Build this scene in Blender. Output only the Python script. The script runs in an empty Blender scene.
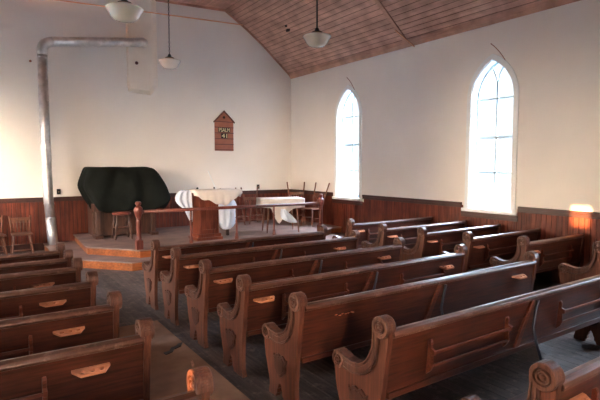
import bpy, bmesh, math, random
from mathutils import Vector, Matrix
from mathutils.geometry import tessellate_polygon
random.seed(7)
C = bpy.context.scene.collection
PI = math.pi

# ---------------------------------------------------------------- materials
def srgb(r, g, b):
    f = lambda c: (c/255/12.92) if c/255 <= .04045 else ((c/255+.055)/1.055)**2.4
    return (f(r), f(g), f(b), 1)

def new_mat(name):
    m = bpy.data.materials.new(name); m.use_nodes = True
    nt = m.node_tree; b = nt.nodes['Principled BSDF']
    return m, nt, b

def wood(name, c1, c2, axis='X', rough=.4, bump=.25, coat=0.0, island=0.0, scale=1.0, wear=None):
    """streaky grain along one axis, blotches, optional per-board tone"""
    m, nt, b = new_mat(name); N = nt.nodes; L = nt.links
    tc = N.new('ShaderNodeTexCoord'); mp = N.new('ShaderNodeMapping')
    s = {'X': (1.2, 26, 26), 'Y': (26, 1.2, 26), 'Z': (26, 26, 1.2)}[axis]
    mp.inputs['Scale'].default_value = [v*scale for v in s]
    L.new(tc.outputs['Object'], mp.inputs['Vector'])
    n1 = N.new('ShaderNodeTexNoise'); n1.inputs['Scale'].default_value = 2.2; n1.inputs['Detail'].default_value = 6
    n1.inputs['Roughness'].default_value = .65
    L.new(mp.outputs[0], n1.inputs['Vector'])
    n2 = N.new('ShaderNodeTexNoise'); n2.inputs['Scale'].default_value = 3.1; n2.inputs['Detail'].default_value = 3
    L.new(tc.outputs['Object'], n2.inputs['Vector'])
    r = N.new('ShaderNodeValToRGB'); r.color_ramp.elements[0].position = .32; r.color_ramp.elements[1].position = .7
    r.color_ramp.elements[0].color = c1; r.color_ramp.elements[1].color = c2
    L.new(n1.outputs['Fac'], r.inputs['Fac'])
    mr = N.new('ShaderNodeMapRange'); mr.inputs[1].default_value = .3; mr.inputs[2].default_value = .7
    mr.inputs[3].default_value = .7; mr.inputs[4].default_value = 1.2
    L.new(n2.outputs['Fac'], mr.inputs[0])
    mul = N.new('ShaderNodeVectorMath'); mul.operation = 'SCALE'
    L.new(r.outputs[0], mul.inputs[0]); L.new(mr.outputs[0], mul.inputs['Scale'])
    out = mul.outputs[0]
    if island:
        g = N.new('ShaderNodeNewGeometry'); m2 = N.new('ShaderNodeMapRange')
        m2.inputs[3].default_value = 1-island; m2.inputs[4].default_value = 1+island
        L.new(g.outputs['Random Per Island'], m2.inputs[0])
        mu = N.new('ShaderNodeVectorMath'); mu.operation = 'SCALE'
        L.new(out, mu.inputs[0]); L.new(m2.outputs[0], mu.inputs['Scale']); out = mu.outputs[0]
    if wear:
        n3 = N.new('ShaderNodeTexNoise'); n3.inputs['Scale'].default_value = 9; n3.inputs['Detail'].default_value = 8
        n3.inputs['Roughness'].default_value = .75; L.new(tc.outputs['Object'], n3.inputs['Vector'])
        r3 = N.new('ShaderNodeMapRange'); r3.inputs[1].default_value = .52; r3.inputs[2].default_value = .68
        L.new(n3.outputs['Fac'], r3.inputs[0])
        mx = N.new('ShaderNodeMix'); mx.data_type = 'RGBA'
        L.new(r3.outputs[0], mx.inputs[0]); L.new(out, mx.inputs[6]); mx.inputs[7].default_value = wear; out = mx.outputs[2]
    L.new(out, b.inputs['Base Color'])
    b.inputs['Roughness'].default_value = rough; b.inputs['Coat Weight'].default_value = coat
    b.inputs['Coat Roughness'].default_value = .25
    bp = N.new('ShaderNodeBump'); bp.inputs['Strength'].default_value = bump; bp.inputs['Distance'].default_value = .002
    L.new(n1.outputs['Fac'], bp.inputs['Height']); L.new(bp.outputs[0], b.inputs['Normal'])
    return m

def plain(name, col, rough=.6, metal=0, var=.08, scale=4, bump=0, bscale=30, bdist=.002):
    m, nt, b = new_mat(name); N = nt.nodes; L = nt.links
    tc = N.new('ShaderNodeTexCoord'); n = N.new('ShaderNodeTexNoise'); n.inputs['Scale'].default_value = scale
    n.inputs['Detail'].default_value = 5; L.new(tc.outputs['Object'], n.inputs['Vector'])
    mr = N.new('ShaderNodeMapRange'); mr.inputs[1].default_value = .3; mr.inputs[2].default_value = .7
    mr.inputs[3].default_value = 1-var; mr.inputs[4].default_value = 1+var; L.new(n.outputs['Fac'], mr.inputs[0])
    v = N.new('ShaderNodeVectorMath'); v.operation = 'SCALE'; v.inputs[0].default_value = col[:3]
    L.new(mr.outputs[0], v.inputs['Scale']); L.new(v.outputs[0], b.inputs['Base Color'])
    b.inputs['Roughness'].default_value = rough; b.inputs['Metallic'].default_value = metal
    if bump:
        n2 = N.new('ShaderNodeTexNoise'); n2.inputs['Scale'].default_value = bscale; n2.inputs['Detail'].default_value = 4
        L.new(tc.outputs['Object'], n2.inputs['Vector'])
        bp = N.new('ShaderNodeBump'); bp.inputs['Strength'].default_value = bump; bp.inputs['Distance'].default_value = bdist
        L.new(n2.outputs['Fac'], bp.inputs['Height']); L.new(bp.outputs[0], b.inputs['Normal'])
    return m

M = {}
M['plaster'] = plain('plaster', srgb(238, 232, 225), .85, var=.035, scale=.9, bump=.15, bscale=14)
M['pew'] = wood('pew_varnish', srgb(46, 22, 15), srgb(90, 45, 31), 'X', .34, .3, .4)
M['pew_end'] = wood('pew_end_oak', srgb(66, 35, 26), srgb(108, 63, 46), 'Z', .42, .3, .2)
M['pew_carve'] = wood('pew_carving', srgb(60, 35, 28), srgb(104, 68, 55), 'Z', .38, .3, .3)
M['shield'] = wood('shield_wood', srgb(48, 26, 20), srgb(80, 47, 36), 'Z', .45, .3, .2)
M['rail'] = wood('pew_rail', srgb(58, 33, 25), srgb(100, 66, 53), 'X', .33, .3, .35, wear=srgb(122, 92, 80))
M['holder'] = wood('holder_pine', srgb(176, 106, 74), srgb(214, 146, 110), 'X', .5, .2)
M['rack'] = wood('rack_wood', srgb(78, 38, 24), srgb(122, 64, 44), 'X', .45, .2, .15)
M['iron'] = plain('dark_iron', srgb(66, 70, 80), .4, .6)
M['wains'] = wood('wainscot_boards', srgb(80, 34, 23), srgb(128, 62, 43), 'Z', .5, .3, .1, island=.2, scale=.6)
M['wtrim'] = wood('wainscot_cap', srgb(48, 22, 18), srgb(78, 38, 30), 'Y', .45, .2, .1)
M['dark'] = plain('gap_dark', srgb(30, 14, 11), .9)
M['ceil'] = wood('ceiling_boards', srgb(180, 136, 118), srgb(208, 162, 142), 'Y', .6, .2, 0, island=.08, scale=.4)
M['ceil_gap'] = plain('ceiling_gap', srgb(66, 36, 28), .9)
M['ctrim'] = wood('ceiling_trim', srgb(176, 130, 112), srgb(204, 156, 134), 'Y', .6, .2)
M['floor'] = wood('floor_boards', srgb(42, 33, 31), srgb(84, 70, 64), 'Y', .55, .4, 0, island=.25, scale=.5, wear=srgb(112, 95, 86))
M['mat'] = plain('aisle_mat', srgb(138, 106, 86), .8, var=.16, scale=5, bump=.3, bscale=60)
M['plat_top'] = wood('platform_top', srgb(104, 78, 70), srgb(134, 106, 96), 'X', .55, .2, island=.1, scale=.5)
M['step'] = wood('step_riser', srgb(112, 58, 26), srgb(162, 90, 44), 'X', .45, .2, .15, scale=.5)
M['red_wood'] = wood('red_turned_wood', srgb(80, 36, 29), srgb(116, 60, 50), 'Z', .4, .2, .3)
M['pulpit'] = wood('pulpit_wood', srgb(84, 38, 25), srgb(126, 65, 46), 'Z', .4, .2, .2)
M['organ'] = wood('organ_wood', srgb(52, 30, 22), srgb(92, 56, 40), 'Z', .5, .2, .1)
M['chair'] = wood('chair_wood', srgb(86, 48, 32), srgb(128, 76, 52), 'Z', .45, .2, .15)
M['seat_red'] = wood('stool_seat', srgb(96, 40, 30), srgb(130, 62, 46), 'X', .4, .2, .2)
M['black_cloth'] = plain('black_cloth', srgb(20, 23, 21), .85, var=.25, scale=3, bump=.5, bscale=9, bdist=.02)
M['cream_cloth'] = plain('cream_cloth', srgb(220, 210, 204), .9, var=.06, bump=.3, bscale=20, bdist=.004)
M['white_cloth'] = plain('white_cloth', srgb(214, 224, 242), .85, var=.04, bump=.4, bscale=18, bdist=.006)
M['white_paint'] = plain('white_paint', srgb(236, 240, 240), .5, var=.02)
M['sash'] = plain('sash_paint', srgb(200, 220, 228), .6, var=.02)
M['chimney'] = plain('chimney_plaster', srgb(240, 228, 212), .85, var=.05, scale=2.5, bump=.2, bscale=12)
M['black'] = plain('black_metal', srgb(24, 22, 22), .4, .3)
M['brass'] = plain('brass', srgb(150, 112, 78), .4, .5)
M['rod'] = plain('red_rod', srgb(236, 176, 138), .5)
M['text'] = plain('sign_lettering', srgb(220, 206, 160), .7)
M['sign'] = wood('sign_wood', srgb(142, 78, 56), srgb(172, 102, 76), 'X', .5, .2)
M['sign_dark'] = wood('sign_trim', srgb(84, 38, 28), srgb(110, 54, 40), 'X', .5, .2)

def tin():
    m, nt, b = new_mat('galvanised_tin'); N = nt.nodes; L = nt.links
    b.inputs['Metallic'].default_value = .9
    tc = N.new('ShaderNodeTexCoord'); n = N.new('ShaderNodeTexNoise'); n.inputs['Scale'].default_value = 7; n.inputs['Detail'].default_value = 6
    L.new(tc.outputs['Object'], n.inputs['Vector'])
    r = N.new('ShaderNodeValToRGB'); r.color_ramp.elements[0].color = srgb(206, 204, 202); r.color_ramp.elements[1].color = srgb(238, 236, 234)
    r.color_ramp.elements[0].position = .35; r.color_ramp.elements[1].position = .65
    L.new(n.outputs['Fac'], r.inputs['Fac']); L.new(r.outputs[0], b.inputs['Base Color'])
    b.inputs['Roughness'].default_value = .42
    bp = N.new('ShaderNodeBump'); bp.inputs['Strength'].default_value = .15; bp.inputs['Distance'].default_value = .004
    L.new(n.outputs['Fac'], bp.inputs['Height']); L.new(bp.outputs[0], b.inputs['Normal'])
    return m
M['tin'] = tin()

def milk():
    m, nt, b = new_mat('milk_glass')
    b.inputs['Base Color'].default_value = srgb(226, 216, 202); b.inputs['Roughness'].default_value = .12
    b.inputs['Subsurface Weight'].default_value = .2; b.inputs['Coat Weight'].default_value = .6; b.inputs['Coat Roughness'].default_value = .05
    return m
M['milk'] = milk()

def glass():
    m, nt, b = new_mat('window_glass'); N = nt.nodes; L = nt.links
    N.remove(b); out = N['Material Output']
    t = N.new('ShaderNodeBsdfTransparent'); t.inputs[0].default_value = (.95, .98, 1, 1)
    g = N.new('ShaderNodeBsdfGlossy'); g.inputs['Roughness'].default_value = .05
    mx = N.new('ShaderNodeMixShader'); mx.inputs[0].default_value = .06
    L.new(t.outputs[0], mx.inputs[1]); L.new(g.outputs[0], mx.inputs[2]); L.new(mx.outputs[0], out.inputs['Surface'])
    return m
M['glass'] = glass()

for k_ in ('pew', 'pew_end', 'pew_carve', 'shield', 'rail', 'floor', 'wains', 'rack', 'red_wood', 'pulpit', 'step'):
    b_ = M[k_].node_tree.nodes['Principled BSDF']; b_.inputs['Specular IOR Level'].default_value = .3; b_.inputs['Coat Weight'].default_value *= .45
for k_ in ('black_cloth', 'plaster', 'mat', 'cream_cloth', 'white_cloth'): M[k_].node_tree.nodes['Principled BSDF'].inputs['Specular IOR Level'].default_value = .12
# ---------------------------------------------------------------- mesh helpers
def obj(name, bm, mat, parent=None, loc=None, rz=0, bevel=0, smooth=False):
    bmesh.ops.remove_doubles(bm, verts=bm.verts, dist=1e-5)
    bmesh.ops.recalc_face_normals(bm, faces=bm.faces)
    me = bpy.data.meshes.new(name); bm.to_mesh(me); bm.free()
    for mm in (mat if isinstance(mat, (list, tuple)) else [mat]): me.materials.append(mm)
    if smooth:
        for p in me.polygons: p.use_smooth = True
    return inst(name, me, parent, loc, rz, bevel)

def inst(name, me, parent=None, loc=None, rz=0, bevel=0):
    o = bpy.data.objects.new(name, me); C.objects.link(o)
    if parent is not None: o.parent = parent
    if loc: o.location = loc
    o.rotation_euler.z = rz
    if bevel:
        b = o.modifiers.new('Bevel', 'BEVEL'); b.width = bevel; b.segments = 2; b.limit_method = 'ANGLE'; b.angle_limit = .6
    return o

def thing(name, label, cat, loc=(0, 0, 0), rz=0, group=None):
    o = bpy.data.objects.new(name, None); C.objects.link(o); o.location = loc; o.rotation_euler.z = rz
    o.empty_display_size = .1
    o['label'] = label; o['category'] = cat
    if group: o['group'] = group
    return o
def tag(o, label, cat, group=None):
    o['label'] = label; o['category'] = cat
    if group: o['group'] = group
    return o
def struct(o): o['kind'] = 'structure'; return o

def box(bm, x0, x1, y0, y1, z0, z1, mi=0):
    vs = [bm.verts.new(p) for p in ((x0,y0,z0),(x1,y0,z0),(x1,y1,z0),(x0,y1,z0),(x0,y0,z1),(x1,y0,z1),(x1,y1,z1),(x0,y1,z1))]
    for f in ((0,3,2,1),(4,5,6,7),(0,1,5,4),(1,2,6,5),(2,3,7,6),(3,0,4,7)):
        fc = bm.faces.new([vs[i] for i in f]); fc.material_index = mi
def prism(bm, pts, a, b, axis='X'):
    """polygon pts (p,q) extruded along axis from a to b"""
    def P(p, q, t): return {'X': (t, p, q), 'Y': (p, t, q), 'Z': (p, q, t)}[axis]
    A = [bm.verts.new(P(p, q, a)) for p, q in pts]; B = [bm.verts.new(P(p, q, b)) for p, q in pts]
    n = len(pts)
    for i in range(n): bm.faces.new((A[i], A[(i+1) % n], B[(i+1) % n], B[i]))
    if n <= 4: bm.faces.new(A); bm.faces.new(list(reversed(B))); return
    for t in tessellate_polygon([[Vector((p, q, 0)) for p, q in pts]]):
        bm.faces.new([A[i] for i in t]); bm.faces.new([B[i] for i in reversed(t)])
def hprism(bm, outer, holes, a, b, axis='Y'):
    """polygon with holes, extruded"""
    def P(p, q, t): return {'X': (t, p, q), 'Y': (p, t, q), 'Z': (p, q, t)}[axis]
    edges = []
    for loop in [outer]+holes:
        vs = [bm.verts.new(P(p, q, a)) for p, q in loop]
        for i in range(len(vs)): edges.append(bm.edges.new((vs[i], vs[(i+1) % len(vs)])))
    r = bmesh.ops.triangle_fill(bm, use_beauty=True, use_dissolve=False, edges=edges)
    fs = [g for g in r['geom'] if isinstance(g, bmesh.types.BMFace)]
    ex = bmesh.ops.extrude_face_region(bm, geom=fs)
    d = Vector(P(0, 0, b-a))
    bmesh.ops.translate(bm, vec=d, verts=[v for v in ex['geom'] if isinstance(v, bmesh.types.BMVert)])
def lathe(bm, prof, seg=24, org=(0, 0, 0), axis='Z', capped=True):
    """prof: (radius, height)"""
    rings = []
    for r, h in prof:
        ring = []
        for i in range(seg):
            a = 2*PI*i/seg; c, s = r*math.cos(a), r*math.sin(a)
            p = {'Z': (c, s, h), 'X': (h, c, s), 'Y': (c, h, s)}[axis]
            ring.append(bm.verts.new((p[0]+org[0], p[1]+org[1], p[2]+org[2])))
        rings.append(ring)
    for a, b in zip(rings, rings[1:]):
        for i in range(seg): bm.faces.new((a[i], a[(i+1) % seg], b[(i+1) % seg], b[i]))
    if capped:
        if prof[0][0] > 1e-4: bm.faces.new(rings[0])
        if prof[-1][0] > 1e-4: bm.faces.new(rings[-1])
def tube(bm, pts, r, seg=10, radii=None, cap=True):
    pts = [Vector(p) for p in pts]; n = len(pts); rings = []
    up = None
    for i, p in enumerate(pts):
        t = (pts[min(i+1, n-1)]-pts[max(i-1, 0)]).normalized()
        if up is None:
            up = Vector((0, 0, 1)) if abs(t.z) < .9 else Vector((0, 1, 0))
        s = t.cross(up).normalized(); up = s.cross(t).normalized()
        rr = radii[i] if radii else r
        rings.append([bm.verts.new(p+rr*(math.cos(2*PI*k/seg)*s+math.sin(2*PI*k/seg)*up)) for k in range(seg)])
    for a, b in zip(rings, rings[1:]):
        for k in range(seg): bm.faces.new((a[k], a[(k+1) % seg], b[(k+1) % seg], b[k]))
    if cap: bm.faces.new(rings[0]); bm.faces.new(rings[-1])
def bez(p0, p1, p2, n=10):
    return [tuple((1-t)**2*a+2*t*(1-t)*b+t*t*c for a, b, c in zip(p0, p1, p2)) for t in [i/n for i in range(n+1)]]
def turned(bm, a, b, prof, seg=12):
    """turned leg: prof (t, radius) along the line a-b"""
    a, b = Vector(a), Vector(b)
    tube(bm, [a.lerp(b, t) for t, r in prof], 0, seg, [r for t, r in prof])

# ---------------------------------------------------------------- the room
XR, XL, YF, YB = 7.74, -2.3, 12.0, -3.2
CX = (XR+XL)/2
half = [(7.74, 4.45), (7.3, 4.81), (6.8, 5.22), (6.3, 5.58), (5.67, 5.97), (3.9, 5.905), (CX, 5.89)]
ceil_poly = half + [(2*CX-x, z) for x, z in reversed(half[:-1])]
HW, SILL, SPR, RAD = .435, 1.06, 3.08, .745
APEX = SPR+math.sqrt(RAD**2-(RAD-HW)**2)
def arch(c, hw=HW, off=0., n=10):
    """points of the gothic arch, from right spring up over to left spring, grown by off"""
    R = RAD+off; pts = []
    amax = math.acos((RAD-HW)/R)
    for i in range(n+1):
        a = amax*i/n; pts.append((c-(RAD-HW)+R*math.cos(a), SPR+R*math.sin(a)))
    return pts + [(2*c-p, q) for p, q in reversed(pts[:-1])]
def window_wall(name, x, xo, cs):
    bm = bmesh.new()
    outer = [(YB, -.05), (YF, -.05), (YF, 4.45+.35), (YB, 4.45+.35)]
    holes = []
    for c in cs:
        holes.append([(c-HW, SILL), (c+HW, SILL)] + arch(c))
    hprism(bm, outer, holes, x, xo, 'X')
    return struct(obj(name, bm, M['plaster']))
WC = [9.38, 5.36, 1.34]
WL = [10.07, 6.05, 1.98]
window_wall('wall_right', XR, XR+.24, WC)
window_wall('wall_left', XL, XL-.24, WL)
bm = bmesh.new(); prism(bm, [(XL-.24, -.05), (XR+.24, -.05), (XR+.24, 4.45)] + ceil_poly + [(XL-.24, 4.45)], YF, YF+.2, 'Y')
struct(obj('wall_front', bm, M['plaster']))
bm = bmesh.new(); BC = (-.6,)
hprism(bm, [(XL-.24, -.05), (XR+.24, -.05), (XR+.24, 4.45)] + ceil_poly + [(XL-.24, 4.45)], [[(c-HW, SILL), (c+HW, SILL)] + arch(c) for c in BC], YB-.2, YB, 'Y')
struct(obj('wall_back', bm, M['plaster']))
for k_, c in enumerate(BC):
    bm = bmesh.new()
    box(bm, c-HW, c+HW, YB-.12, YB-.08, SILL, SILL+.07); box(bm, c-.015, c+.015, YB-.12, YB-.09, SILL, APEX-.05)
    for z in (1.74, 2.38, SPR): box(bm, c-HW, c+HW, YB-.12, YB-.09, z-.015, z+.015)
    w_ = struct(obj('window_%d' % (7+k_), bm, M['white_paint']))
    bm = bmesh.new(); prism(bm, [(c+HW-.01, SILL+.01)] + arch(c, off=-.01) + [(c-HW+.01, SILL+.01)], YB-.104, YB-.1, 'Y'); obj('pane', bm, M['glass'], w_)
# ceiling: narrow boards running the length of the room under a dark deck
bm = bmesh.new()
def offs(p, d): return (p[0], p[1]+d)
deck = ceil_poly + [(x, z+.15) for x, z in reversed(ceil_poly)]
prism(bm, [offs(p, .012) for p in deck], YB-.2, YF+.2, 'Y')
struct(obj('ceiling', bm, M['ceil_gap']))
seglen = []; W = .118
bm = bmesh.new()
for (x0, z0), (x1, z1) in zip(ceil_poly, ceil_poly[1:]):
    Ls = math.hypot(x1-x0, z1-z0); n = max(1, round(Ls/W)); ux, uz = (x1-x0)/Ls, (z1-z0)/Ls
    for i in range(n):
        a, b = Ls*i/n+.006, Ls*(i+1)/n-.006
        nx, nz = -uz*.02, ux*.02
        if nz < 0: nx, nz = -nx, -nz
        pts = [(x0+ux*a, z0+uz*a), (x0+ux*b, z0+uz*b), (x0+ux*b+nx, z0+uz*b+nz), (x0+ux*a+nx, z0+uz*a+nz)]
        prism(bm, pts, YB, YF, 'Y')
struct(obj('ceiling_boards', bm, M['ceil']))
# floor boards
bm = bmesh.new(); n = 78; w = (XR-XL)/n
for i in range(n): box(bm, XL+i*w+.002, XL+(i+1)*w-.002, YB, YF, -.03, 0)
struct(obj('floor', bm, M['floor']))
bm = bmesh.new(); box(bm, XL-.3, XR+.3, YB-.2, YF+.2, -.08, -.03)
struct(obj('trim_1', bm, M['dark']))      # subfloor under the gaps
# ceiling edge trims
bm = bmesh.new(); prism(bm, [(XR, 4.45), (XR-.07, 4.50), (XR-.06, 4.44), (XR, 4.37)], YB, YF, 'Y'); struct(obj('trim_2', bm, M['ctrim']))
bm = bmesh.new(); prism(bm, [(XL, 4.45), (XL+.07, 4.50), (XL+.06, 4.44), (XL, 4.37)], YB, YF, 'Y'); struct(obj('trim_3', bm, M['ctrim']))
bm = bmesh.new()
for (x0, z0), (x1, z1) in zip(ceil_poly, ceil_poly[1:]):
    prism(bm, [(x0, z0), (x1, z1), (x1, z1-.05), (x0, z0-.05)], YF-.03, YF, 'Y')
struct(obj('trim_4', bm, M['ctrim']))
# battens across the ceiling
for k, yb in enumerate((7.42, 2.4)):
    bm = bmesh.new()
    for (x0, z0), (x1, z1) in zip(ceil_poly, ceil_poly[1:]):
        prism(bm, [(x0, z0+.005), (x1, z1+.005), (x1, z1-.025), (x0, z0-.025)], yb-.05, yb+.05, 'Y')
    struct(obj('trim_%d' % (5+k), bm, M['ctrim']))

# wainscot
def wains_side(name, x, sgn):
    y = YB; bm = bmesh.new(); ws = WC if sgn > 0 else WL
    while y < YF-.01:
        c = min(ws, key=lambda q: abs(q-(y+.04)))
        top = 1.12 if abs(y+.04-c) > HW+.16 else .99
        box(bm, min(x, x-sgn*.02), max(x, x-sgn*.02), y+.004, min(y+.082, YF-.02), 0, top); y += .086
    w = struct(obj(name, bm, M['wains']))
    bm = bmesh.new(); box(bm, min(x+sgn*.002, x-sgn*.006), max(x+sgn*.002, x-sgn*.006), YB, YF, 0, .99); obj('backing', bm, M['dark'], w)
    return w
wains_side('trim_7', XR, 1); wains_side('trim_8', XL, -1)
bm = bmesh.new(); x = XL
while x < XR-.01:
    box(bm, x+.004, min(x+.082, XR-.02), YF-.02, YF, 0, 1.12); x += .086
wf = struct(obj('trim_9', bm, M['wains']))
bm = bmesh.new(); box(bm, XL, XR, YF-.006, YF, 0, 1.1); obj('backing', bm, M['dark'], wf)
def cap(bm, x, s, y0, y1, z): box(bm, min(x, x-s*.045), max(x, x-s*.045), y0, y1, z, z+.05); box(bm, min(x, x-s*.03), max(x, x-s*.03), y0, y1, z-.05, z)
for nm, x, s in (('trim_10', XR, 1), ('trim_11', XL, -1)):
    bm = bmesh.new(); edges = [YF]
    y1 = YF
    for c in (WC if s > 0 else WL):
        cap(bm, x, s, c+HW+.15, y1, 1.12)
        cap(bm, x, s, c-HW-.15, c+HW+.15, .955); y1 = c-HW-.15
    cap(bm, x, s, YB, y1, 1.12)
    struct(obj(nm, bm, M['wtrim'], bevel=.006))
bm = bmesh.new(); box(bm, XL, XR, YF-.045, YF, 1.12, 1.17); box(bm, XL, XR, YF-.03, YF, 1.07, 1.12)
struct(obj('trim_12', bm, M['wtrim'], bevel=.006))
bm = bmesh.new(); box(bm, XR-.035, XR-.02, YB, YF, 0, .16); struct(obj('baseboard_right', bm, M['wtrim']))
bm = bmesh.new(); box(bm, XL+.02, XL+.035, YB, YF, 0, .16); struct(obj('baseboard_left', bm, M['wtrim']))
bm = bmesh.new(); box(bm, XL, XR, YF-.035, YF-.02, 0, .16); struct(obj('baseboard_front', bm, M['wtrim']))

# windows: casing, sash with mullions and Y tracery, pane, sill
def loop_outline(c, d): # opening outline grown by d
    pts = [(c+HW+d, SILL-(.0 if d > 0 else -abs(d)))] + arch(c, off=d) + [(c-HW-d, SILL-(.0 if d > 0 else -abs(d)))]
    return pts
def ribbon(bm, a, b, x0, x1):
    for i in range(len(a)-1):
        q = [a[i], a[i+1], b[i+1], b[i]]
        prism(bm, q, x0, x1, 'X')
def bar(bm, p, q, w, x0, x1):
    p, q = Vector((p[0], p[1])), Vector((q[0], q[1])); d = (q-p).normalized(); n = Vector((-d.y, d.x))*w/2
    prism(bm, [tuple(p+n), tuple(q+n), tuple(q-n), tuple(p-n)], x0, x1, 'X')
def window(idx, x, s, c):
    X = lambda a, b: (min(x+s*a, x+s*b), max(x+s*a, x+s*b))
    bm = bmesh.new()
    ribbon(bm, loop_outline(c, .0), loop_outline(c, .085), *X(-.022, 0.004))
    w = struct(obj('window_%d' % idx, bm, M['white_paint']))
    bm = bmesh.new(); ribbon(bm, loop_outline(c, -.018), loop_outline(c, .0), *X(0, .235)); obj('jamb_lining', bm, M['white_paint'], w)
    bm = bmesh.new(); ribbon(bm, loop_outline(c, -.055), loop_outline(c, -.016), *X(.15, .19))
    box(bm, *X(.15, .19), c-HW+.02, c+HW-.02, SILL+.012, SILL+.08)
    obj('sash_frame', bm, M['sash'], w)
    bm = bmesh.new(); B = X(.155, .185)
    bar(bm, (c, SILL+.05), (c, SPR+.2), .032, *B)
    for z, t in ((1.74, .03), (2.38, .05), (SPR, .034)): bar(bm, (c-HW+.03, z), (c+HW-.03, z), t, *B)
    z0 = SPR+.17
    for sg in (-1, 1):
        p = [(c+sg*(RAD-RAD*math.cos(a)), z0+RAD*math.sin(a)) for a in [k*.075 for k in range(9)]]
        p = [q for q in p if math.hypot(q[0]-(c-sg*(RAD-HW)), q[1]-SPR) < RAD-.02]
        for a, b in zip(p, p[1:]): bar(bm, a, b, .028, *B)
    obj('glazing_bars', bm, M['sash'], w)
    bm = bmesh.new(); prism(bm, [(c+HW-.03, SILL+.04)] + arch(c, off=-.04) + [(c-HW+.03, SILL+.04)], *X(.168, .172), 'X')
    obj('pane', bm, M['glass'], w)
    bm = bmesh.new(); box(bm, *X(-.05, .24), c-HW+.0, c+HW-.0, SILL-.03, SILL+.01); box(bm, *X(-.06, 0), c-HW-.13, c+HW+.13, SILL-.05, SILL+.01)
    obj('sill', bm, M['white_paint'], w, bevel=.004)
    return w
k = 1
for x, s in ((XR, 1), (XL, -1)):
    for c in (WC if s > 0 else WL): window(k, x, s, c); k += 1

# boarded shutter added unseen at a left window: two gaps shape the sunlight
bm = bmesh.new()
def shutter():
    x0, x1 = XL-.30, XL-.26
    xs = [(1.98-.52, 1.54), (1.54, 1.66), (1.66, 2.06), (2.06, 2.47), (2.47, 1.98+.52)]
    zs = [(.95, 1.13), (1.13, 1.29), (1.29, 1.96), (1.96, 2.27), (2.27, 3.9)]
    for i, (a, b) in enumerate(xs):
        for j, (c, d) in enumerate(zs):
            if (i, j) not in ((1, 1), (3, 3)): box(bm, x0, x1, a, b, c, d)
shutter()
tag(obj('window_shutter', bm, M['organ']), 'dark board shutter added unseen outside the left wall window to narrow the sun', 'shutter')

# ---------------------------------------------------------------- platform
PH = .31
YP = 9.05
top = [(1.84, YF-.02), (1.75, 9.98), (2.5, YP), (6.62, YP), (7.4, 9.6), (XR-.02, 9.6), (XR-.02, YF-.02)]
low = [(1.22, YF-.02), (1.22, 9.9), (2.26, 8.70), (6.85, 8.70), (7.60, 9.25), (XR-.02, 9.25), (XR-.02, YF-.02)]
def grow(p, cx, cy, d):
    v = Vector((p[0]-cx, p[1]-cy)); v = v.normalized()*d if v.length else v
    return (p[0]+v.x, p[1]+v.y)
pl = struct(obj('platform', (lambda bm: (prism(bm, low, 0, PH/2-.02, 'Z'), bm)[1])(bmesh.new()), M['step']))
def slab(name, poly, z0, z1, m, g=0):
    bm = bmesh.new(); prism(bm, [(min(a, XR-.02), min(b, YF-.02)) for a, b in [grow(p, 4.6, 11, g) for p in poly]], z0, z1, 'Z')
    return obj(name, bm, m, pl, bevel=.006)
slab('step_tread', low, PH/2-.02, PH/2, M['plat_top'], .025)
slab('riser', top, PH/2, PH-.03, M['step'])
slab('deck', top, PH-.03, PH, M['plat_top'], .03)

# ---------------------------------------------------------------- pews
# side profile: u = distance forward of the back edge, z = height
def circ(cu, cz, r, a0, a1, n): return [(cu+r*math.cos(math.radians(a0+(a1-a0)*i/n)), cz+r*math.sin(math.radians(a0+(a1-a0)*i/n))) for i in range(n+1)]
SB, SF = (.008, .852), (.432, .508)
RB, RF = .071, .062
up_curve = [(.077, .842), (.074, .79), (.080, .725), (.097, .668), (.125, .617), (.165, .577), (.215, .550), (.275, .538), (.34, .545), (.392, .560)]
lo_curve = [(.026, .785), (.027, .73), (.036, .67), (.056, .605), (.090, .545), (.140, .500), (.205, .468), (.27, .455), (.33, .455), (.38, .462)]
panel = ([(0.0, 0), (-.005, .012), (.02, .06), (.024, .2), (.0, .42), (-.035, .66), (-.061, .84)] + circ(*SB, RB, 172, 12, 12)
         + up_curve[1:-1] + circ(*SF, RF, 108, -50, 8)
         + [(.482, .458), (.486, .43), (.478, .36), (.457, .27), (.425, .18), (.402, .11), (.40, .07), (.412, .03), (.412, 0), (.30, 0),
            (.29, .03), (.275, .04), (.277, .07), (.265, .085), (.258, .115), (.24, .135), (.222, .115), (.215, .085), (.203, .07), (.205, .04), (.19, .03), (.18, 0)])
ME = {}
def mesh_once(key, fn, mats, smooth=False):
    if key not in ME:
        bm = bmesh.new(); fn(bm)
        bmesh.ops.remove_doubles(bm, verts=bm.verts, dist=1e-5); bmesh.ops.recalc_face_normals(bm, faces=bm.faces)
        me = bpy.data.meshes.new(key); bm.to_mesh(me); bm.free()
        me.materials.append(mats)
        if smooth:
            for p in me.polygons: p.use_smooth = True
        ME[key] = me
    return ME[key]
def f_panel(bm): prism(bm, panel, -.021, .021, 'X')
def f_band(bm):
    # ridge strip following the S curve with a sunk middle line
    n = len(up_curve)
    for (t0, t1, h) in ((0, .2, .040), (.2, .34, .031), (.34, .80, .036), (.80, .9, .030), (.9, 1, .037)):
        A = [(u[0]+(l[0]-u[0])*t0, u[1]+(l[1]-u[1])*t0) for u, l in zip(up_curve, lo_curve)]
        B = [(u[0]+(l[0]-u[0])*t1, u[1]+(l[1]-u[1])*t1) for u, l in zip(up_curve, lo_curve)]
        prism(bm, A + list(reversed(B)), -h, h, 'X')
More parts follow.
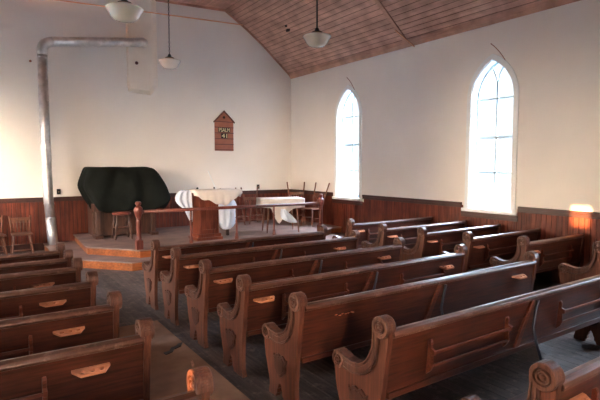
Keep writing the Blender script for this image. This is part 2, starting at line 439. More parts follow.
def f_ros(R):
    def fn(bm):
        h = .043
        pr = [(R, -h*.9), (R, h*.9)]
        prof = [(0.0, h+.006), (R*.16, h+.004), (R*.2, h-.010), (R*.32, h-.012), (R*.36, h+.003), (R*.48, h+.003), (R*.52, h-.012), (R*.62, h-.012),
                (R*.68, h), (R*.94, h), (R, h-.007)]
        full = [(r, -z) for r, z in prof] + [(r, z) for r, z in reversed(prof)]
        lathe(bm, [(max(r, 1e-5), z) for r, z in full], 28, (0, 0, 0), 'X', capped=False)
    return fn
def f_shield(bm):
    s = [(.105, .365), (.125, .35), (.155, .372), (.18, .385), (.215, .37), (.25, .385), (.285, .372), (.315, .35), (.333, .365), (.328, .33), (.312, .30), (.316, .27),
         (.30, .235), (.265, .205), (.22, .175), (.175, .205), (.14, .235), (.124, .27), (.128, .30), (.112, .33)]
    s = [(.225+(a-.22)*.86, .285+(b-.285)*.92) for a, b in s]
    prism(bm, s, -.033, .033, 'X')
    s2 = [(.22+(a-.22)*.74, .285+(b-.285)*.74) for a, b in s]; prism(bm, s2, -.038, .038, 'X')
def end_panel(parent, x):
    e = inst('end_panel', mesh_once('pew_end', f_panel, M['pew_end']), parent, (x, 0, 0), bevel=.006)
    inst('scroll_moulding', mesh_once('pew_band', f_band, M['pew_carve']), e, bevel=.003)
    for c, R, key in ((SB, RB, 'rosB'), (SF, RF, 'rosF')):
        inst('rosette', mesh_once(key, f_ros(R), M['pew_carve']), e, (0, c[0], c[1]))
    inst('shield_ornament', mesh_once('pew_shield', f_shield, M['shield']), e, bevel=.002)
def lean(z): return -.032*(z-.40)/.42       # the back leans a little
def f_bracket(bm):
    prism(bm, [(-.012, .455), (-.034, .70), (-.05, .712), (-.062, .69), (-.058, .65), (-.086, .638), (-.086, .608), (-.064, .60), (-.068, .53), (-.05, .49)], -.011, .011, 'X')
def f_holder(bm):
    holes = [[(cx+.0155*math.cos(a*PI/6), -.045+.0155*math.sin(a*PI/6)) for a in range(12)] for cx in (-.052, 0, .052)]
    hprism(bm, [(-.105, 0), (.105, 0), (.105, -.018), (.066, -.078), (-.066, -.078), (-.105, -.018)], holes, 0, .016, 'Z')
def pew(x0, x1, y, label, group, holders=(1, 1), racks=None, yw=0):
    """x0,x1: outer faces of the ends; y: back edge; built along +X, people face +Y"""
    t = thing('church_pew', label, 'pew', (x0, y, 0), 0, group); Lg = x1-x0
    t.rotation_euler.z = yw
    end_panel(t, .038)
    if x1 > XR-.2: inst('end_panel', mesh_once('wall_end', lambda bm: prism(bm, [(0, 0), (.02, .06), (0, .42), (-.05, .80), (-.045, .845), (.02, .84), (.10, .60), (.42, .56), (.46, .44), (.40, .1), (.41, 0)], -.022, .022, 'X'), M['pew_end']), t, (Lg-.03, 0, 0), bevel=.006)
    else: end_panel(t, Lg-.038)
    a, b = .06, Lg-.06
    bm = bmesh.new(); prism(bm, [(-.002, .385), (.026, .385), (-.006, .80), (-.034, .80)], a, b, 'X'); obj('back_board', bm, M['pew'], t)
    bm = bmesh.new(); prism(bm, [(-.066, .792), (-.07, .81), (-.06, .828), (-.03, .837), (0, .833), (.014, .82), (.014, .798), (-.0, .785), (-.04, .782)], a, b, 'X')
    obj('top_rail', bm, M['rail'], t, bevel=.004)
    bm = bmesh.new(); prism(bm, [(-.022, .375), (.03, .375), (.03, .41), (-.02, .415)], a, b, 'X'); obj('bottom_rail', bm, M['pew'], t, bevel=.004)
    bm = bmesh.new(); prism(bm, [(.02, .425), (.455, .435), (.465, .42), (.45, .40), (.02, .392)], a, b, 'X'); obj('seat', bm, M['pew'], t, bevel=.004)
    mid = Lg/2
    if Lg > 2.2:
        bm = bmesh.new()
        # tapered joint board on the back
        v = []
        for (px, z) in ((mid-.035, .775), (mid+.005, .775), (mid-.15, .42), (mid-.22, .42)):
            v.append((px, z))
        A = [bm.verts.new((p, lean(z)-.003, z)) for p, z in v]; B = [bm.verts.new((p, lean(z)-.022, z)) for p, z in v]
        bm.faces.new(A); bm.faces.new(B)
        for i in range(4): bm.faces.new((A[i], A[(i+1) % 4], B[(i+1) % 4], B[i]))
        obj('joint_board', bm, M['rack'], t, bevel=.003)
        bm = bmesh.new()
        tube(bm, [(mid+.05, -.055, .77), (mid+.045, -.04, .68), (mid+.0, -.048, .56), (mid+.01, -.07, .44), (mid+.05, -.17, .06), (mid+.05, -.185, 0.004)], .012, 8)
        obj('brace_rod', bm, M['iron'], t, smooth=True)
    spans = racks if racks is not None else [(.42, mid-.36), (mid+.42, Lg-.42)]
    for r0, r1 in spans:
        bm = bmesh.new()
        prism(bm, [(-.082, .612), (-.08, .632), (-.066, .632), (-.068, .612)], r0, r1, 'X')
        r = obj('book_rack', bm, M['rack'], t, bevel=.003)
        bm = bmesh.new(); prism(bm, [(-.062, .515), (-.062, .532), (-.048, .532), (-.048, .515)], r0, r1, 'X'); obj('shelf_rail', bm, M['rack'], r, bevel=.002)
        for rx in (r0, r1): inst('bracket', mesh_once('rack_bracket', f_bracket, M['rack']), r, (rx, 0, 0), bevel=.003)
    for hx, on in ((.215, holders[0]), (Lg-.36, holders[1])):
        if on: inst('cup_holder', mesh_once('cup_holder', f_holder, M['holder']), t, (hx, -.027, .69), bevel=.002).rotation_euler.x = .17
    return t

SCR = None
GM, GL, GR = 'pews in the middle block', 'pews in the left block', 'pews in the right block'
mid_rows = [ (1.86, 4.62, 6.16), (1.87, 4.66, 5.42), (1.87, 4.70, 4.56), (1.88, 4.90, 3.73), (1.95, 5.15, 2.98), (2.09, 5.40, 2.20), (2.25, 5.6, 1.23)]
mid_lab = ['dark varnished pew in the middle block, frontmost one below the platform rail', 'dark varnished pew in the middle block, second behind the platform rail',
  'pew in the middle block, third from the platform, cup shelf on its left back', 'pew in the middle block, fourth from the platform, pale cup shelf near its scroll end',
  'pew in the middle block, fifth from the platform, scratched left back without cup shelf', 'long pew in the middle block with full scroll arm end nearest the photo bottom centre',
  'pew in the bottom right corner showing only a round rosette and its top rail']
mid_hold = [(1, 0), (1, 1), (1, 1), (1, 1), (0, 1), (0, 1), (1, 1)]
for (a, b, y), l, h in zip(mid_rows, mid_lab, mid_hold):
    t_ = pew(a, b, y, l, GM, h, racks=[] if 'scratched' in l else None)
    if 'scratched' in l:
        bm = bmesh.new()
        for px in (.36, .40, .425, .46, .485, .52, .535):
            z = .695+.006*math.sin(px*90); yy = lean(z)-.003
            prism(bm, [(px, z), (px+.02, z+.004), (px+.035, z+.001), (px+.018, z-.006)], yy-.0022, yy, 'Y')
        obj('scratch', bm, M['holder'], t_)
left_y = [6.56, 5.97, 5.40, 4.64, 3.79, 3.0, 2.10]
left_lab = ['pew in the left block, frontmost, nearest the spindle chairs', 'pew in the left block, second from the front', 'pew in the left block, third from the front',
  'pew in the left block, fourth from the front, small cup shelf showing', 'pew in the left block, fifth from the front, cup shelf between two scroll ends',
  'pew in the left block with whole cup shelf, second nearest the camera', 'nearest left block pew, only its sunlit rounded end cap in view']
for i, (y, l) in enumerate(zip(left_y, left_lab)):
    Lg = .885-(-1.95)
    pew(-1.95, .885, y, l, GL, (1, 0), racks=[(.45, Lg/2-.3), (Lg/2+.1, Lg-.61)])
for o in [o for o in C.objects if o.get('group') == GL]:   # cup shelf by the aisle end
    inst('cup_holder', mesh_once('cup_holder', f_holder, M['holder']), o, (2.835-.365, -.027, .69), bevel=.002).rotation_euler.x = .17
right = [(5.52, 6.64), (5.53, 5.83), (5.68, 5.11), (5.84, 4.39), (6.10, 3.70), (6.46, 2.90)]
right_lab = ['pew in the right block, frontmost, nearest the far window', 'pew in the right block, second from the front, ending below the wall between windows',
  'pew in the right block, third from the front, with small pale cup shelf', 'pew in the right block, fourth from the front, ending under the near window',
  'pew in the right block, fifth from the front, book rack on its dark back', 'pew in the right block cut by the right photo edge, large scroll arm showing']
for (x0, y), l in zip(right, right_lab):
    Lg = XR-.05-x0; pew(x0, XR-.05, y, l, GR, (1, 0), racks=[(.42, max(.9, min(1.25, Lg-.4)))])

# ---------------------------------------------------------------- aisle mat and scraps
bm = bmesh.new(); box(bm, .935, 1.76, -.5, 5.72, .001, .008)
tag(obj('aisle_runner', bm, M['mat']), 'flat brown runner lying along the left aisle floor', 'mat')
bm = bmesh.new(); pts = [(1.50, 4.60), (1.58, 4.64), (1.62, 4.70), (1.70, 4.74), (1.755, 4.83), (1.70, 4.82), (1.66, 4.77), (1.60, 4.75), (1.56, 4.68), (1.49, 4.66)]
prism(bm, pts, .0085, .016, 'Z'); tag(obj('cloth_scrap', bm, M['black']), 'small black torn scrap lying on the brown runner', 'scrap')
bm = bmesh.new(); prism(bm, [(1.61, 4.20), (1.64, 4.22), (1.665, 4.32), (1.64, 4.31)], .0085, .014, 'Z')
tag(obj('paper_scrap', bm, M['holder']), 'tiny pale scrap at the right edge of the brown runner', 'scrap')

# ---------------------------------------------------------------- altar rail
rail = thing('altar_rail', 'reddish turned wooden rail along the front edge of the platform', 'railing', (2.5, YP+.06, PH))
def newel(px, ht):
    bm = bmesh.new()
    box(bm, -.062, .062, -.062, .062, 0, .17)
    lathe(bm, [(.062, .17), (.045, .19), (.052, .21), (.042, .24), (.048, .40), (.05, .52), (.038, .56), (.05, .58), (.04, .60), (.052, ht-.30), (.06, ht-.27), (.078, ht-.22),
               (.085, ht-.18), (.078, ht-.13), (.05, ht-.10), (.03, ht-.085), (.052, ht-.06), (.058, ht-.035), (.045, ht-.01), (.012, ht)], 16)
    return obj('newel_post', bm, M['red_wood'], rail, (px, 0, 0), smooth=False, bevel=.004)
newel(0, .90); newel(4.20, .90)
bm = bmesh.new(); tube(bm, [(.05, 0, .70), (4.15, 0, .68)], .032, 14); obj('handrail', bm, M['red_wood'], rail, smooth=True)
for px in (1.02, 2.02, 2.93):
    bm = bmesh.new()
    lathe(bm, [(.038, 0), (.04, .08), (.026, .10), (.032, .12), (.02, .16), (.024, .30), (.027, .40), (.018, .45), (.028, .47), (.018, .49), (.022, .60), (.018, .68)], 12)
    obj('baluster', bm, M['red_wood'], rail, (px, 0, 0), smooth=True)

# ---------------------------------------------------------------- organ under black cloth, stool
org = thing('parlor_organ', 'dark wooden upright organ mostly hidden under a black cloth on the platform', 'organ', (2.06, 10.85, PH))
bm = bmesh.new(); box(bm, 0.02, 1.34, .28, .82, .03, 1.46); obj('case', bm, M['organ'], org, bevel=.01)
bm = bmesh.new(); box(bm, 0, 1.36, .0, .3, .58, .74); obj('keyboard_shelf', bm, M['organ'], org, bevel=.01)
for px in (.04, 1.22):
    bm = bmesh.new(); box(bm, px, px+.09, .03, .12, .06, .6); box(bm, px-.03, px+.13, -.04, .32, 0, .07); obj('leg', bm, M['organ'], org, bevel=.012)
bm = bmesh.new(); box(bm, .12, 1.24, .20, .28, .03, .58); obj('knee_panel', bm, M['organ'], org, bevel=.004)
bm = bmesh.new()
rings = [ # z, x0, x1, y0, y1
 (1.83, 2.12, 3.22, 11.18, 11.62), (1.835, 2.00, 3.36, 11.08, 11.72), (1.80, 1.99, 3.42, 11.02, 11.74), (1.70, 1.95, 3.50, 10.98, 11.76), (1.56, 1.91, 3.58, 10.93, 11.78), (1.42, 1.89, 3.68, 10.88, 11.79),
 (1.28, 1.96, 3.72, 10.80, 11.79), (1.15, 2.01, 3.76, 10.74, 11.79), (1.06, 2.05, 3.72, 10.72, 11.79), (.96, 2.10, 3.66, 10.72, 11.78), (.89, 2.16, 3.58, 10.74, 11.78)]
nseg = 72; R_ = []
for j, (z, x0, x1, y0, y1) in enumerate(rings):
    ring = []
    for i in range(nseg):
        a = 2*PI*i/nseg; c, s = math.cos(a), math.sin(a)
        e = 8 if j else 5
        rr = 1/((abs(c)**e+abs(s)**e)**(1/e))
        u, v = c*rr, s*rr
        fold = .022*math.sin(a*9+j*.5)+.016*math.sin(a*17+1.3*j)+.014*math.sin(a*5-j*.8)
        k = min(1, j/4)*1.3
        px = (x0+x1)/2+(x1-x0)/2*u+fold*k*c; py = (y0+y1)/2+(y1-y0)/2*v+fold*k*s*1.2
        zz = z+.012*math.sin(a*3+j)+(.03*math.sin(a*7+1) if j >= len(rings)-2 else 0)
        # sag: the right hand corner hangs lower
        if j >= 7 and px > 3.0: zz -= .02*(px-3.0)
        ring.append(bm.verts.new((px, min(py, 11.9), zz)))
    R_.append(ring)
for A, B in zip(R_, R_[1:]):
    for i in range(nseg): bm.faces.new((A[i], A[(i+1) % nseg], B[(i+1) % nseg], B[i]))
cv = bm.verts.new((2.68, 11.4, 1.82))
for i in range(nseg): bm.faces.new((R_[0][i], R_[0][(i+1) % nseg], cv))
o = obj('dust_cover', bm, M['black_cloth'], smooth=True); sd = o.modifiers.new('Subdivision', 'SUBSURF'); sd.levels = 1; sd.render_levels = 1
so = o.modifiers.new('Solidify', 'SOLIDIFY'); so.thickness = .008; so.offset = -1
tag(o, 'black cloth cover draped over the organ left of the pulpit', 'cloth')

st = thing('organ_stool', 'small red-seated stool with turned legs in front of the covered organ', 'stool', (2.56, 10.62, PH))
bm = bmesh.new(); lathe(bm, [(.12, .51), (.175, .52), (.19, .54), (.19, .56), (.17, .575), (1e-4, .58)], 24); obj('seat', bm, M['seat_red'], st, smooth=True)
for sx in (-1, 1):
    for sy in (-1, 1):
        bm = bmesh.new(); turned(bm, (sx*.11, sy*.11, .52), (sx*.17, sy*.15, .0), [(0, .018), (.15, .022), (.25, .014), (.35, .032), (.5, .036), (.56, .016), (.62, .03), (.68, .015), (.9, .022), (1, .015)], 10)
        obj('leg', bm, M['organ'], st, smooth=True)
bm = bmesh.new()
for sx in (-1, 1): tube(bm, [(sx*.14, -.128, .25), (sx*.14, .128, .25)], .012, 8)
tube(bm, [(-.14, 0, .25), (.14, 0, .25)], .014, 8); obj('stretcher', bm, M['chair'], st, smooth=True)

# ---------------------------------------------------------------- pulpit and its cloths
pu = thing('pulpit', 'reddish panelled wooden pulpit on the platform behind the rail', 'pulpit', (3.79, 9.42, PH))
bm = bmesh.new(); box(bm, .05, .47, .03, .42, .10, .98); obj('body', bm, M['pulpit'], pu, bevel=.008)
bm = bmesh.new(); box(bm, -.03, .55, -.03, .49, 0, .06); box(bm, .0, .52, -.01, .46, .06, .13); obj('plinth', bm, M['pulpit'], pu, bevel=.01)
bm = bmesh.new()
for a, b, c, d in ((.05, .10, .13, .98), (.42, .47, .13, .98), (.10, .42, .13, .22), (.10, .42, .88, .98)): box(bm, a, b, .012, .032, c, d)
obj('front_frame', bm, M['pulpit'], pu, bevel=.004)
bm = bmesh.new(); box(bm, -.04, .98, -.03, .56, .98, 1.02); box(bm, .0, .92, .0, .52, .95, .98); obj('desk_top', bm, M['pulpit'], pu, bevel=.006)
bm = bmesh.new(); box(bm, .84, .90, .40, .46, 0, .95); obj('support_post', bm, M['organ'], pu, bevel=.004)

def drape(name, mat, loop, ztop, drop, n=9, flare=.03, wav=.014, fq=38, sag=0):
    """closed loop (list of xy) at table edge; drop(x,y,i)->length hung"""
    bm = bmesh.new(); P = []
    m = len(loop)
    for i in range(m):      # subdivide edges
        a, b = Vector(loop[i]), Vector(loop[(i+1) % m]); k = max(1, int((b-a).length/.035))
        for j in range(k): P.append(a.lerp(b, j/k))
    cx = sum(p.x for p in P)/len(P); cy = sum(p.y for p in P)/len(P); N_ = len(P)
    rings = []
    for r in range(n+1):
        t = r/n; ring = []
        for i, p in enumerate(P):
            tg = (P[(i+1) % N_]-P[i-1]).normalized(); nrm = Vector((tg.y, -tg.x))
            if nrm.dot(Vector((p.x-cx, p.y-cy))) < 0: nrm = -nrm
            d = drop(p.x, p.y); s_ = i*.035
            off = .006+flare*t*min(1, d*3)+wav*t*math.sin(s_*fq)+wav*.6*t*math.sin(s_*fq*.43+1)
            ring.append(bm.verts.new((p.x+nrm.x*off, p.y+nrm.y*off, ztop+.006-d*t-(.0 if t else 0))))
        rings.append(ring)
    for A, B in zip(rings, rings[1:]):
        for i in range(N_): bm.faces.new((A[i], A[(i+1) % N_], B[(i+1) % N_], B[i]))
    f = bm.faces.new(rings[0]); bmesh.ops.triangulate(bm, faces=[f])
    o = obj(name, bm, mat, smooth=True)
    s = o.modifiers.new('Solidify', 'SOLIDIFY'); s.thickness = .004; s.offset = 1
    return o
# pulpit top in world coords: x 3.56..4.60, y 9.39..9.98, z 1.33
def pd(x, y):
    if y < 9.45:      # front: triangular hang with lowest point right of the middle
        if x < 4.38: return .12+.22*max(0, (x-3.74)/.64)+.02*math.sin(x*23)
        return .34-.26*min(1, (x-4.38)/.40)
    if x > 4.5: return .16
    return .05
tag(drape('pulpit_cloth', M['cream_cloth'], [(3.74, 9.38), (4.78, 9.38), (4.78, 9.99), (3.74, 9.99)], PH+1.035, pd, flare=.02), 'cream cloth laid over the pulpit top with a pointed front fold', 'cloth')

def sheet(name, mat, rows, thick=.006, wave=.02, fq=5):
    """rows: list of (z, x0, x1, y) from top to bottom"""
    bm = bmesh.new(); G = []; n = 14
    for j, (z, x0, x1, y) in enumerate(rows):
        G.append([bm.verts.new((x0+(x1-x0)*i/n, y+wave*math.sin(fq*2*PI*i/n/2+j*.4)*min(1, .3+j*.3), z+.006*math.sin(i*1.3+j))) for i in range(n+1)])
    for A, B in zip(G, G[1:]):
        for i in range(n): bm.faces.new((A[i], A[i+1], B[i+1], B[i]))
    o = obj(name, bm, mat, smooth=True)
    s = o.modifiers.new('Solidify', 'SOLIDIFY'); s.thickness = thick; s.offset = 0
    ss = o.modifiers.new('Subdivision', 'SUBSURF'); ss.levels = 1; ss.render_levels = 1
    return o
tag(sheet('white_cloth', M['white_cloth'], [(1.362, 3.56, 3.735, 9.70), (1.33, 3.44, 3.73, 9.62), (1.26, 3.38, 3.725, 9.58), (1.15, 3.36, 3.72, 9.56), (1.06, 3.44, 3.72, 9.55), (.98, 3.55, 3.725, 9.55), (.86, 3.60, 3.72, 9.55), (.70, 3.67, 3.72, 9.55)], wave=.02),
    'white cloth hanging off the left corner of the pulpit', 'cloth')
bm = bmesh.new(); rg = []
for j, (z, cx_, rx, ry) in enumerate([(1.20, 4.42, .12, .05), (1.10, 4.44, .22, .09), (1.00, 4.45, .25, .11), (.90, 4.45, .25, .12), (.78, 4.46, .24, .12), (.66, 4.46, .21, .11), (.56, 4.45, .16, .09), (.50, 4.45, .08, .05)]):
    rg.append([bm.verts.new((cx_+rx*math.cos(2*PI*i/36)*(1+.05*math.sin(i*1.4)), 9.32+ry*math.sin(2*PI*i/36)*(1+.18*math.sin(i*2.1+j*.3)), z)) for i in range(36)])
for A, B in zip(rg, rg[1:]):
    for i in range(36): bm.faces.new((A[i], A[(i+1) % 36], B[(i+1) % 36], B[i]))
bm.faces.new(rg[0]); bm.faces.new(rg[-1])
bmesh.ops.translate(bm, vec=(.02, .18, 0), verts=bm.verts)
tag(obj('bundled_cloth', bm, M['white_cloth'], smooth=True), 'white bundled cloth hanging in a pouch at the right side of the pulpit', 'cloth')
bm = bmesh.new(); tube(bm, [(4.15, 9.7, 1.75), (4.19, 9.7, 1.66), (4.30, 9.7, 1.42), (4.33, 9.7, 1.352)], .009, 8)
tag(obj('pale_stick', bm, M['white_paint'], smooth=True), 'thin pale stick standing slanted on the pulpit top', 'stick')

# ---------------------------------------------------------------- communion table
tr = -.30
tb = thing('communion_table', 'small brown table with splayed legs under a cream cloth on the platform', 'table', (5.97, 9.72, PH), tr)
bm = bmesh.new(); box(bm, -.50, .50, -.30, .30, .75, .78); obj('tabletop', bm, M['chair'], tb, bevel=.006)
bm = bmesh.new()
for y0 in (-.22, .20): box(bm, -.36, .36, y0, y0+.02, .67, .75)
obj('apron', bm, M['chair'], tb, bevel=.003)
for sx in (-1, 1):
    for sy in (-1, 1):
        bm = bmesh.new(); turned(bm, (sx*.32, sy*.20, .75), (sx*.38, sy*.25, 0), [(0, .022), (.3, .02), (.6, .024), (.85, .02), (1, .014)], 10); obj('leg', bm, M['chair'], tb, smooth=True)
def rot(p): c, s = math.cos(tr), math.sin(tr); return (5.97+p[0]*c-p[1]*s, 9.72+p[0]*s+p[1]*c)
def unrot(x, y): c, s = math.cos(tr), math.sin(tr); dx, dy = x-5.97, y-9.72; return (dx*c+dy*s, -dx*s+dy*c)
def td(x, y):
    u, v = unrot(x, y)
    if v < -.28:
        pts = [(-.52, .18), (-.30, .20), (-.22, .42), (-.12, .58), (-.05, .50), (.03, .38), (.22, .23), (.52, .19)]
        for (a, da), (b, db) in zip(pts, pts[1:]):
            if a <= u <= b: return da+(db-da)*(u-a)/(b-a)
        return .18
    return .18
tag(drape('table_cloth', M['cream_cloth'], [rot(p) for p in ((-.505, -.305), (.505, -.305), (.505, .305), (-.505, .305))], PH+.785, td, flare=.012, wav=.008), 'cream cloth on the communion table with a pointed middle drop', 'tablecloth')
a_ = rot((.0, -.33)); 
o = sheet('white_napkin', M['white_cloth'], [(.84, 0, .10, -.06), (.76, -.02, .16, -.062), (.70, -.02, .24, -.062), (.62, .0, .31, -.06), (.56, .10, .37, -.058), (.51, .25, .39, -.055)], wave=.008)
tag(o, 'white cloth tail hanging below the cream cloth of the communion table', 'cloth')
o.location = (a_[0]-.08, a_[1]+.02, 0.04); o.rotation_euler.z = tr

# ---------------------------------------------------------------- spindle chairs
def chair(x, y, z, rz, label, group, h=.86, tilt=.10):
    t = thing('spindle_chair', label, 'chair', (x, y, z), rz, group)
    bm = bmesh.new(); prism(bm, [(-.20, -.21), (.20, -.21), (.185, .18), (.12, .20), (-.12, .20), (-.185, .18)], .425, .455, 'Z'); obj('seat', bm, M['chair'], t, bevel=.01)
    for sx in (-1, 1):
        for sy in (-1, 1):
            bm = bmesh.new(); turned(bm, (sx*.14, sy*.14, .43), (sx*.20, sy*.20, 0), [(0, .014), (.3, .02), (.5, .014), (.8, .018), (1, .012)], 8); obj('leg', bm, M['chair'], t, smooth=True)
    bm = bmesh.new()
    for sx in (-1, 1): tube(bm, [(sx*.17, -.17, .19), (sx*.17, .17, .19)], .009, 6)
    tube(bm, [(-.185, -.185, .24), (.185, -.185, .24)], .010, 6); tube(bm, [(-.185, -.185, .12), (.185, -.185, .12)], .010, 6)
    obj('stretcher', bm, M['chair'], t, smooth=True)
    for sx in (-1, 1):
        bm = bmesh.new(); tube(bm, [(sx*.16, .17, .45), (sx*(.20 if h < .9 else .24), .17+tilt, h)], .018, 8); obj('back_post', bm, M['chair'], t, smooth=True)
    for k in range(-2, 3):
        bm = bmesh.new(); tube(bm, [(k*.055, .17, .45), (k*.066, .17+tilt*(.8 if h < .9 else .45), h-(.10 if h < .9 else .32))], .010, 6); obj('spindle', bm, M['chair'], t, smooth=True)
    bm = bmesh.new(); yb = .17+tilt*(.85 if h < .9 else .42)
    for a, b in (((h-.15, h-.04),) if h < .9 else ((h-.34, h-.27),)): box(bm, -.195, .195, yb-.012, yb+.008, a, b)
    obj('top_slat', bm, M['chair'], t, bevel=.004)
    return t
GC = 'wooden spindle chairs'
chair(.77, 11.62, 0, 0, 'wooden spindle chair by the front wall, right next to the tin stovepipe', GC, h=.80)
chair(.28, 11.66, 0, .08, 'wooden spindle chair by the front wall at the left photo edge', GC, h=.82)
chair(5.62, 11.45, PH, .1, 'wooden spindle chair against the front wall just right of the pulpit', GC, h=.96, tilt=.14)
chair(6.22, 11.50, PH, -.1, 'wooden spindle chair against the front wall behind the left end of the cream tablecloth', GC, h=.96, tilt=.14)
chair(7.16, 10.80, PH, -.5, 'tall wooden spindle chair in the corner of the platform, left of its neighbour', GC, h=1.10, tilt=.24)
chair(7.24, 10.22, PH, -PI/2+.2, 'tall wooden spindle chair with its back to the right wall by the newel post', GC, h=1.10, tilt=.24)

# ---------------------------------------------------------------- stovepipe and chimney
pp = thing('stovepipe', 'shiny tin stovepipe rising up the front wall and across to the chimney', 'pipe', (1.34, 11.68, 0))
bx, by = 1.34, 11.68
def rel(p): return (p[0]-bx, p[1]-by, p[2])
PR = .102
bm = bmesh.new(); tube(bm, [rel(p) for p in ((1.37, 11.66, .0), (1.35, 11.66, .35), (1.33, 11.67, .75))], PR, 20); obj('lower_section', bm, M['tin'], pp, smooth=True)
bm = bmesh.new(); tube(bm, [rel(p) for p in ((1.335, 11.67, .70), (1.30, 11.68, 1.2), (1.285, 11.68, 2.5), (1.29, 11.68, 4.25))], PR-.003, 20); obj('riser_section', bm, M['tin'], pp, smooth=True)
bm = bmesh.new(); tube(bm, [rel(p) for p in [(1.29, 11.68, 4.2)] + bez((1.29, 11.68, 4.28), (1.29, 11.68, 4.47), (1.50, 11.68, 4.50), 8)], PR+.002, 20); obj('elbow', bm, M['tin'], pp, smooth=True)
bm = bmesh.new(); tube(bm, [rel(p) for p in ((1.45, 11.68, 4.495), (2.4, 11.68, 4.62), (3.34, 11.68, 4.74))], PR-.003, 20); obj('cross_section', bm, M['tin'], pp, smooth=True)
bm = bmesh.new(); tube(bm, [rel(p) for p in [(3.26, 11.68, 4.73)] + bez((3.32, 11.68, 4.74), (3.45, 11.68, 4.76), (3.45, 11.83, 4.76), 8)], PR+.002, 20); obj('elbow', bm, M['tin'], pp, smooth=True)
for z in (1.05, 1.65, 1.82, 2.2, 2.35, 2.8, 3.25, 3.7, 4.15):
    bm = bmesh.new(); lathe(bm, [(PR-.004, -.012), (PR+.004, -.006), (PR+.004, .006), (PR-.004, .012)], 20, rel((1.288 if z > 1.3 else 1.31, 11.68, z)), capped=False); obj('seam_ring', bm, M['tin'], pp, smooth=True)
for x_ in (1.9, 2.35, 2.8):
    bm = bmesh.new(); lathe(bm, [(PR-.004, -.012), (PR+.004, -.006), (PR+.004, .006), (PR-.004, .012)], 20, rel((0, 11.68, 4.495+(x_-1.45)*.134)), 'X', capped=False)
    bmesh.ops.translate(bm, vec=(x_, 0, 0), verts=bm.verts); obj('seam_ring', bm, M['tin'], pp, smooth=True)
bm = bmesh.new()
prism(bm, [(3.10, YF), (3.10, 11.80), (3.66, 11.80), (3.84, YF)], 3.80, 5.92, 'Z')
ch = struct(obj('trim_13', bm, M['chimney'], bevel=.006))
bm = bmesh.new()
A = [bm.verts.new(p) for p in ((3.10, YF, 3.80), (3.10, 11.80, 3.80), (3.66, 11.80, 3.80), (3.84, YF, 3.80))]
B = [bm.verts.new(p) for p in ((3.14, YF, 3.62), (3.14, 11.82, 3.68), (3.56, 11.82, 3.66), (3.66, YF, 3.58))]
for i in range(4): bm.faces.new((A[i], A[(i+1) % 4], B[(i+1) % 4], B[i]))
bm.faces.new(A); bm.faces.new(B); obj('corbel', bm, M['chimney'], ch)
bm = bmesh.new(); lathe(bm, [(.03, 0), (.04, .02), (.01, .03)], 12, (0, 0, 0), 'Y'); 
tag(obj('plug', bm, M['sign_dark'], loc=(3.28, 11.77, 4.28), smooth=True), 'small rusty knob on the chimney below the pipe', 'knob')
for px, pz, l in ((1.15, 4.1, 'left of the stovepipe'), (1.46, 4.08, 'right of the stovepipe')):
    bm = bmesh.new(); lathe(bm, [(.022, 0), (.025, -.03), (.005, -.05)], 10, (0, 0, 0), 'Y')
    tag(obj('pipe_hook', bm, M['sign'], loc=(px-.06, YF, pz), smooth=True), 'small dark hook on the wall just '+l, 'hook', 'pipe hooks')

# ---------------------------------------------------------------- wall things
def outlet(x, z, l, s=1):
    bm = bmesh.new(); box(bm, -.04*s, .04*s, -.025, 0, -.06*s, .06*s)
    o = tag(obj('switch_box', bm, M['black'], loc=(x, YF, z), bevel=.005), l, 'switch')
    bm = bmesh.new(); box(bm, -.008, .008, -.035, -.025, -.02, .01); obj('toggle', bm, M['brass'], o)
outlet(1.55, 1.285, 'black switch box on the front wall right of the stovepipe'); outlet(6.63, 1.27, 'black switch box on the front wall above the wainscot left of the table', 1)
for px, l in ((4.82, 'left one above the pulpit'), (5.30, 'right one above the pulpit')):
    bm = bmesh.new(); lathe(bm, [(.028, 0), (.03, -.02), (.01, -.035)], 10, (0, 0, 0), 'Y')
    tag(obj('coat_hook', bm, M['black'], loc=(px, YF, 1.27), smooth=True), 'small black wall hook, '+l, 'hook', 'wall hooks above the pulpit')

